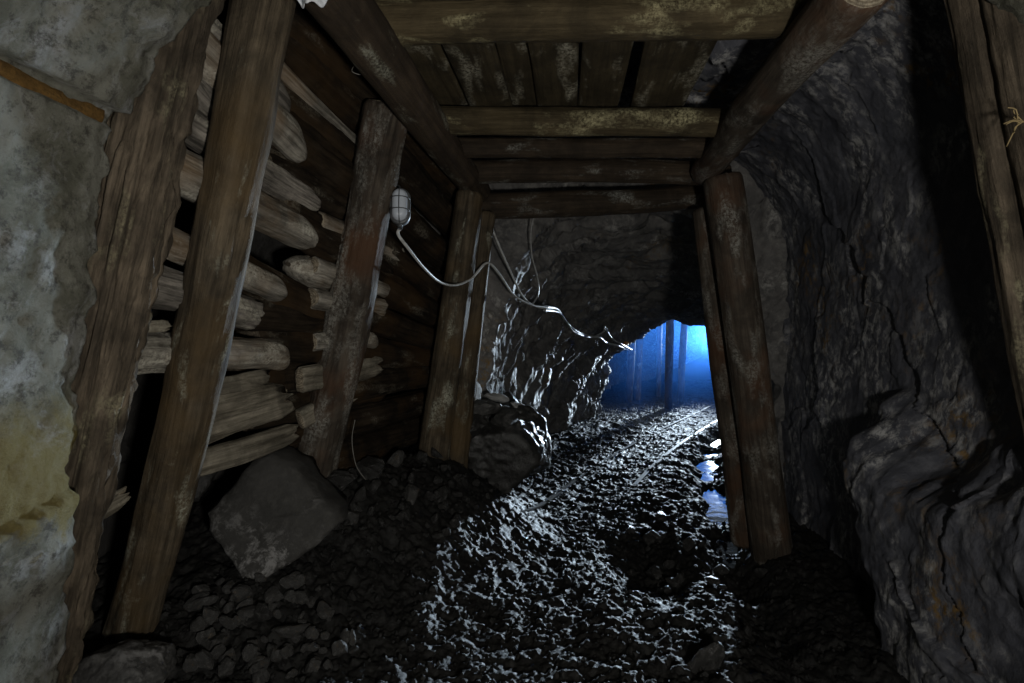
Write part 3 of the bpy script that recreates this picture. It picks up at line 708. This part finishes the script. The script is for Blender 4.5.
def ground_hit(px, py):
    for y in np.arange(1.2, 9, .02):
        p = P(px, py, y)
        if p.z <= float(floor_h(np.array([p.x]), np.array([p.y]))[0]): return p
    return P(px, py, 9)
rs = np.random.RandomState(77)
def rub(px, py, size, mat, label, group):
    g = ground_hit(px, py); return rubble(g.x, None, g.y, size, mat, label, group, rs)
hand = [(200, 610, .045, 'stone', 'pale angular rock right of the foot of the thickest post'), (212, 650, .05, 'stone', 'rounded rock right of the bottom left boulder'), (240, 600, .045, 'stone', 'grey broken rock in the gravel below the tilted boulder'),
        (262, 625, .05, 'stone_wet', 'dark rock in the gravel two steps below the tilted boulder'), (292, 632, .05, 'stone', 'thin upright grey rock amid the bottom left gravel'), (205, 672, .045, 'stone', 'small pale rock at the bottom edge right of the boulder'),
        (276, 662, .035, 'stone', 'pale blue grey rock at the bottom edge in the gravel'), (340, 492, .10, 'stone_wet', 'dark rock touching the right tip of the tilted boulder'), (352, 520, .07, 'stone', 'grey rock right of the tilted boulder'), (372, 478, .09, 'stone_wet', 'dark rock right of the foot of the lamp post'),
        (395, 470, .06, 'stone', 'grey wedge of rock between lamp post and paired posts'), (410, 497, .06, 'stone', 'upright grey rock on the slope below the paired posts'), (372, 440, .05, 'pale', 'pale triangular rock chip behind the lamp post foot'), (396, 448, .10, 'stone_wet', 'dark lump of rock under the lagging near the paired posts'),
        (408, 425, .06, 'stone', 'grey rock tucked under the lowest far logs'), (340, 448, .07, 'stone_wet', 'dark rock behind the foot of the lamp post'), (706, 668, .06, 'stone_wet', 'smooth dark rock lying in the mud at the bottom right of the track'), (660, 520, .05, 'stone_wet', 'round wet rock at the upper rim of the churned hollow'),
        (650, 545, .06, 'stone_wet', 'dark wet rock in the left part of the churned hollow'), (690, 552, .05, 'stone_wet', 'dark wet rock in the middle of the churned hollow'), (655, 580, .06, 'stone_wet', 'dark wet rock at the lower left of the churned hollow'), (720, 575, .055, 'stone_wet', 'dark wet rock at the right of the churned hollow'), (762, 575, .05, 'stone_wet', 'dark rock at the foot of the speckled post')]
for (px, py, s_, m_, lb) in hand: rub(px, py, s_, m_, lb, 'rubble stones')
zones = [((190, 330, 585, 640), 44, (.018, .045), 'stone', 'small broken rock in the gravel between thickest post and tilted boulder', 'small stones below the tilted boulder'),
         ((180, 360, 640, 682), 34, (.018, .042), 'stone', 'small broken rock in the gravel along the bottom edge at left', 'small stones at the bottom left'),
         ((330, 480, 480, 560), 40, (.018, .04), 'stone_wet', 'small wet rock on the rubble slope right of the tilted boulder', 'small stones of the left slope'),
         ((340, 450, 440, 480), 18, (.025, .05), 'stone_wet', 'wet rock on the rubble slope between lamp post and paired posts', 'stones between the posts'),
         ((620, 735, 525, 600), 22, (.018, .045), 'stone_wet', 'wet clod of rock in the churned hollow right of the track', 'stones of the churned hollow'),
         ((440, 560, 470, 500), 16, (.02, .04), 'stone_wet', 'small wet rock at the foot of the dark heap beyond the posts', 'stones at the foot of the heap')]
for (x0, x1, y0, y1), n_, (s0, s1), m_, lb, g_ in zones:
    for i in range(n_): rub(rs.uniform(x0, x1), rs.uniform(y0, y1), rs.uniform(s0, s1), m_, lb, g_)

# gravel: too small to pick apart
def gravel():
    bm = bmesh.new(); bmesh.ops.create_icosphere(bm, subdivisions=1, radius=1)
    D = np.array([v.co[:] for v in bm.verts]); fs = np.array([[v.index for v in f.verts] for f in bm.faces]); bm.free()
    rs = np.random.RandomState(9); n = 3400
    y = 1.7 * (8.5 / 1.7) ** rs.uniform(0, 1, n); l = np.interp(y, [1, 2, 2.7, 3.65, 5, 6, 7, 9], [-1.5, -1.4, -1.1, -.7, -.55, -.2, .2, 1.3]); r = np.interp(y, [1, 3, 5, 7, 9], [1.5, 1.6, 2.1, 3.0, 4.2])
    x = l + (r - l) * rs.uniform(0, 1, n) ** 1.5; z = floor_z(x, y); s = rs.uniform(.004, .014, n) * (1 + .9 * (rs.uniform(0, 1, n) > .93))
    V = np.zeros((n, len(D), 3)); 
    for i in range(n):
        a = rs.uniform(.6, 1.25, 3); dd = D * a * (1 + .35 * rs.uniform(-1, 1, (len(D), 1))); th = rs.uniform(0, 6.28); c_, s_ = math.cos(th), math.sin(th)
        dd = dd @ np.array([[c_, -s_, 0], [s_, c_, 0], [0, 0, 1]]); V[i] = dd * s[i] + np.array([x[i], y[i], z[i] + s[i] * .3])
    Fc = (fs[None] + (np.arange(n) * len(D))[:, None, None]).reshape(-1, 3)
    o = link('gravel', mesh('gravel', V.reshape(-1, 3), Fc, False), M['mud'])
    tag(o, 'wet loose gravel strewn over the muddy floor', 'gravel', kind='stuff')
gravel()

# ------------------------------------------------------------------ rails
def rail(ys, xs, dz, label):
    yy = np.linspace(3.8 if dz else 5.1, 11.6, 160); xx = np.polyval(np.polyfit(ys, xs, 3), yy)
    cs = [(-.030, -.06), (-.030, -.052), (-.007, -.044), (-.007, -.014), (-.019, -.010), (-.019, 0), (.019, 0), (.019, -.010), (.007, -.014), (.007, -.044), (.030, -.052), (.030, -.06)]
    hb = floor_h(xx, yy); k2 = 15; hb = np.convolve(np.pad(hb, k2 // 2, mode='edge'), np.ones(k2) / k2, 'valid')
    top = hb + np.interp(yy, [3, 4, 5, 6, 9], [-.004, .0, .004, .006, .010])
    V = []
    for i in range(len(yy)):
        for a, b in cs: V.append((xx[i] + a, yy[i] - a * .45, top[i] + b))
    q = grid_faces(len(yy), len(cs), wrap=True).tolist(); q.append(list(range(len(cs)))[::-1]); q.append([(len(yy) - 1) * len(cs) + i for i in range(len(cs))])
    o = link('mine_rail', mesh('mine_rail', np.array(V), q, False), M['steel']); tag(o, label, 'rail', 'mine rails')
rail(RAILL_Y, RAILL_X, 1, 'left mine rail sunk in the mud, curving off into the drift')
rail(RAILR_Y, RAILR_X, 0, 'right mine rail beside the water, curving off into the drift')

# ------------------------------------------------------------------ lamp, cables
def tube(name, pts, r, mat, label=None, cat=None, parent=None, seg=8, sub=8, group=None):
    pts = [Vector(p) for p in pts]; out = []
    if sub > 1 and len(pts) > 2:
        for i in range(len(pts) - 1):
            p0 = pts[max(i - 1, 0)]; p1 = pts[i]; p2 = pts[i + 1]; p3 = pts[min(i + 2, len(pts) - 1)]
            for t in np.linspace(0, 1, sub, endpoint=False):
                out.append(.5 * ((2 * p1) + (p2 - p0) * t + (2 * p0 - 5 * p1 + 4 * p2 - p3) * t * t + (3 * p1 - p0 - 3 * p2 + p3) * t ** 3))
        out.append(pts[-1])
    else: out = pts
    V = []; up = Vector((.13, .2, .97)).normalized()
    for i, p in enumerate(out):
        t = (out[min(i + 1, len(out) - 1)] - out[max(i - 1, 0)]).normalized(); x = t.cross(up)
        x = x.normalized() if x.length > .01 else Vector((1, 0, 0)); y = t.cross(x)
        for k in range(seg):
            a = 2 * math.pi * k / seg; V.append((p + (x * math.cos(a) + y * math.sin(a)) * r)[:])
    q = grid_faces(len(out), seg, wrap=True).tolist(); q.append(list(range(seg))); q.append([(len(out) - 1) * seg + i for i in range(seg)][::-1])
    o = link(name, mesh(name, np.array(V), q), M[mat], parent)
    if label: tag(o, label, cat, group)
    return o

def caged_lamp():
    c = P(400, 206, 2.60); root = empty('bulkhead_lamp', c)
    root.rotation_euler = (math.radians(-8), 0, math.radians(6)); tag(root, 'oval caged lamp with frosted glass hanging on the mouldy post', 'lamp')
    hw, hh = .042, .082
    def stadium(hw, hh, n=12):
        s = hh - hw; pts = []
        for k in range(n + 1): a = math.pi * k / n; pts.append((hw * math.cos(a), s + hw * math.sin(a)))
        for k in range(n + 1): a = math.pi + math.pi * k / n; pts.append((hw * math.cos(a), -s + hw * math.sin(a)))
        return pts
    def shell(name, prof, mat):        # prof: list of (scale inset, y)
        V = []; n = 0
        for ins, y in prof:
            st = stadium(max(hw - ins, .002), max(hh - ins, .004)); n = len(st)
            for a, b in st: V.append((a, y, b))
        q = grid_faces(len(prof), n, wrap=True).tolist(); q.append([(len(prof) - 1) * n + i for i in range(n)]); q.append(list(range(n))[::-1])
        return link(name, mesh(name, np.array(V), q), M[mat], root)
    shell('housing', [(0, .045), (-.004, .02), (-.006, .005), (-.004, -.004), (.004, -.006)], 'iron')
    shell('glass_cover', [(.005, -.004), (.006, -.018), (.010, -.032), (.017, -.042), (.026, -.047), (.036, -.049)], 'glass')
    g = lambda pts: tube('guard_wire', pts, .0022, 'iron', parent=root, seg=6, sub=4)
    for z in (-.028, .028): g([(-hw - .002, -.004, z), (-hw + .003, -.032, z), (-.018, -.051, z), (.018, -.051, z), (hw - .003, -.032, z), (hw + .002, -.004, z)])
    g([(0, -.004, -hh - .002), (0, -.034, -hh + .008), (0, -.052, -.04), (0, -.053, .04), (0, -.034, hh - .008), (0, -.004, hh + .002)])
    tube('cable_gland', [(0, .02, -hh), (0, .02, -hh - .022)], .011, 'iron', parent=root, seg=10, sub=1)
    tube('hanging_bracket', [(0, .03, hh - .01), (-.01, .05, hh + .03), (-.03, .08, hh + .05)], .008, 'iron', parent=root, seg=8)
caged_lamp()

cab = [P(401, 228, 2.62), P(398, 234, 2.64), P(408, 248, 2.7), P(424, 268, 2.9), P(440, 282, 3.15), P(456, 285, 3.35), P(472, 278, 3.50), P(487, 263, 3.58), P(500, 275, 3.75), P(514, 295, 4.0), P(532, 305, 4.3), P(548, 307, 4.6)]
tube('cable', cab, .0075, 'cable', 'white cable sagging from the caged lamp across the paired posts', 'cable', group='cables')
tube('cable', [P(490, 222, 3.64), P(496, 238, 3.72), P(508, 266, 3.9), P(522, 295, 4.15), P(535, 306, 4.4), P(548, 309, 4.6)], .0065, 'cable', 'white cable falling from the top of the slimmer post to the rock corner', 'cable', group='cables')
tube('cable', [P(534, 216, 3.95), P(531, 232, 3.98), P(532, 255, 4.05), P(538, 280, 4.15), P(538, 295, 4.25), P(531, 306, 4.4)], .0055, 'cable_grey', 'thin grey cable looping down from the farthest cross beam', 'cable', group='cables')
def on_wall(px, py, off=.45):
    d = (P(px, py, 1) - Vector((0, 0, HC))).normalized(); h = TBVH.ray_cast(Vector((0, 0, HC)), d)
    return h[0] - d * off if h[0] else P(px, py, 9)
tube('cable', [P(545, 307, 4.6)] + [on_wall(*q) for q in ((558, 310), (568, 324), (582, 334), (600, 338), (607, 343), (622, 347), (634, 353), (640, 352))], .014, 'cable', 'white cable run along the left rock wall into the drift', 'cable', group='cables')
tube('cable', [P(545, 310, 4.6)] + [on_wall(*q) for q in ((561, 314), (573, 331), (590, 337), (603, 332), (605, 327), (612, 338), (625, 346), (638, 353))], .012, 'cable_grey', 'second grey cable twisted along the left rock wall into the drift', 'cable', group='cables')
put_rock('cable_connector', on_wall(626, 344, .07), (.05, .05, .045), (0, 0, 0), 801, 'copper', 'small orange connector on the cable along the rock wall', 'connector', sub=2)
tube('wire', [P(357, 0, 1.9), P(355, 30, 1.95), P(350, 48, 2.0), P(356, 60, 2.05), P(352, 71, 2.1), P(361, 75, 2.12)], .0016, 'wire', 'thin kinked wire dangling from the left roof stringer', 'wire', seg=5)
tube('wire', [P(355, 420, 2.9), P(352, 440, 2.86), P(356, 465, 2.82), P(366, 480, 2.8)], .0022, 'wire', 'thin wire hanging down beside the foot of the lamp post', 'wire', seg=5)
# frayed straw on the right post
st = empty('straw_tuft', P(1021, 122, 1.42)); tag(st, 'tuft of frayed yellow straw stuck to the split post', 'straw')
rs = np.random.RandomState(4)
for i in range(9):
    a = rs.uniform(-.9, .9); l_ = rs.uniform(.02, .045)
    tube('straw', [(rs.uniform(-.01, .01), rs.uniform(-.006, .006), 0), (-l_ * math.cos(a) * .6, rs.uniform(-.01, .01), l_ * math.sin(a)), (-l_ * math.cos(a), rs.uniform(-.01, .01), l_ * math.sin(a) * 1.6 - .008)], .0016, 'rope', parent=st, seg=5, sub=3)
# pale sheet hanging at the top beside the thickest post
def sheet():
    c = P(310, -3, 1.40); n = 24; V = []
    for i in range(n):
        u = i / (n - 1)
        for j in range(10):
            v = j / 9
            V.append(((u - .5) * .085, .02 * math.sin(u * 9) + .02 * v, .09 * v - .024 * math.sin(u * math.pi) * (1 - v) ** .5 + .004 * math.sin(u * 22)))
    o = link('plastic_sheet', mesh('plastic_sheet', np.array(V), grid_faces(n, 10)), M['sheet']); o.location = c
    md = o.modifiers.new('thickness', 'SOLIDIFY'); md.thickness = .003
    tag(o, 'pale scrap of plastic sheet hanging at the top edge beside the thickest post', 'sheet')
sheet()

# ------------------------------------------------------------------ far chamber: props, lamp, haze
for k, (x0, y0, x1, y1, Y, r, lb) in enumerate([
        (668, 417, 672, 318, 10.9, .075, 'thick prop in the blue haze, left of the brightest glow'), (680, 415, 686, 318, 11.6, .07, 'prop in the blue haze nearest the glow'),
        (628, 412, 633, 322, 12.0, .08, 'faint prop at the left of the hazy chamber'), (637, 411, 643, 322, 12.6, .08, 'faint prop second from the left in the hazy chamber'), (658, 408, 660, 322, 13.2, .06, 'thin faint prop at the back of the hazy chamber')]):
    log('prop', P(x0, y0, Y), P(x1, y1 - 40, Y - .1), r, r * .9, 900 + k, 'post', nseg=20, nring=40, bend=.02, label=lb, cat='post', group='props in the far chamber')
def work_lamp():
    root = empty('work_lamp', (LAMP.x, LAMP.y, FZ(LAMP.x, LAMP.y))); tag(root, 'bright work lamp on a stand in the far chamber', 'lamp')
    h = LAMP.z - root.location.z
    for a in (0, 2.1, 4.2): tube('leg', [(0, 0, h * .6), (.3 * math.cos(a), .3 * math.sin(a), 0)], .012, 'iron', parent=root, sub=1)
    tube('pole', [(0, 0, h * .5), (0, 0, h - .1)], .014, 'iron', parent=root, sub=1)
    hd = empty('lamp_head', (0, .04, h)); hd.parent = root; hd.rotation_euler = (0, 0, math.radians(-34))
    def bx(name, sx, sy, sz, y, mat):
        bm = bmesh.new(); bmesh.ops.create_cube(bm, size=1); bmesh.ops.scale(bm, vec=(sx, sy, sz), verts=bm.verts); bmesh.ops.bevel(bm, geom=list(bm.edges), offset=.006, segments=2, affect='EDGES')
        me = bpy.data.meshes.new(name); bm.to_mesh(me); bm.free(); o = link(name, me, M[mat], hd); o.location = (0, y, 0)
    bx('housing', .18, .06, .14, .03, 'iron'); bx('lens', .15, .012, .11, -.006, 'lens')
work_lamp()
def haze():
    m = bpy.data.materials.new('blue_smoke_haze'); m.use_nodes = True; nt = m.node_tree; nt.nodes.clear()
    out = nt.nodes.new('ShaderNodeOutputMaterial'); v = nt.nodes.new('ShaderNodeVolumeScatter')
    v.inputs['Color'].default_value = (.07, .30, 1.0, 1); v.inputs['Density'].default_value = .018; v.inputs['Anisotropy'].default_value = .55
    nt.links.new(v.outputs[0], out.inputs['Volume'])
    bm = bmesh.new(); bmesh.ops.create_cube(bm, size=1); bmesh.ops.scale(bm, vec=(9, 8.6, 3.4), verts=bm.verts)
    me = bpy.data.meshes.new('haze'); bm.to_mesh(me); bm.free(); o = link('haze', me, m); o.location = (5.0, 13.9, 1.1)
    tag(o, 'blue smoky haze filling the far chamber', 'haze', kind='stuff')
haze()
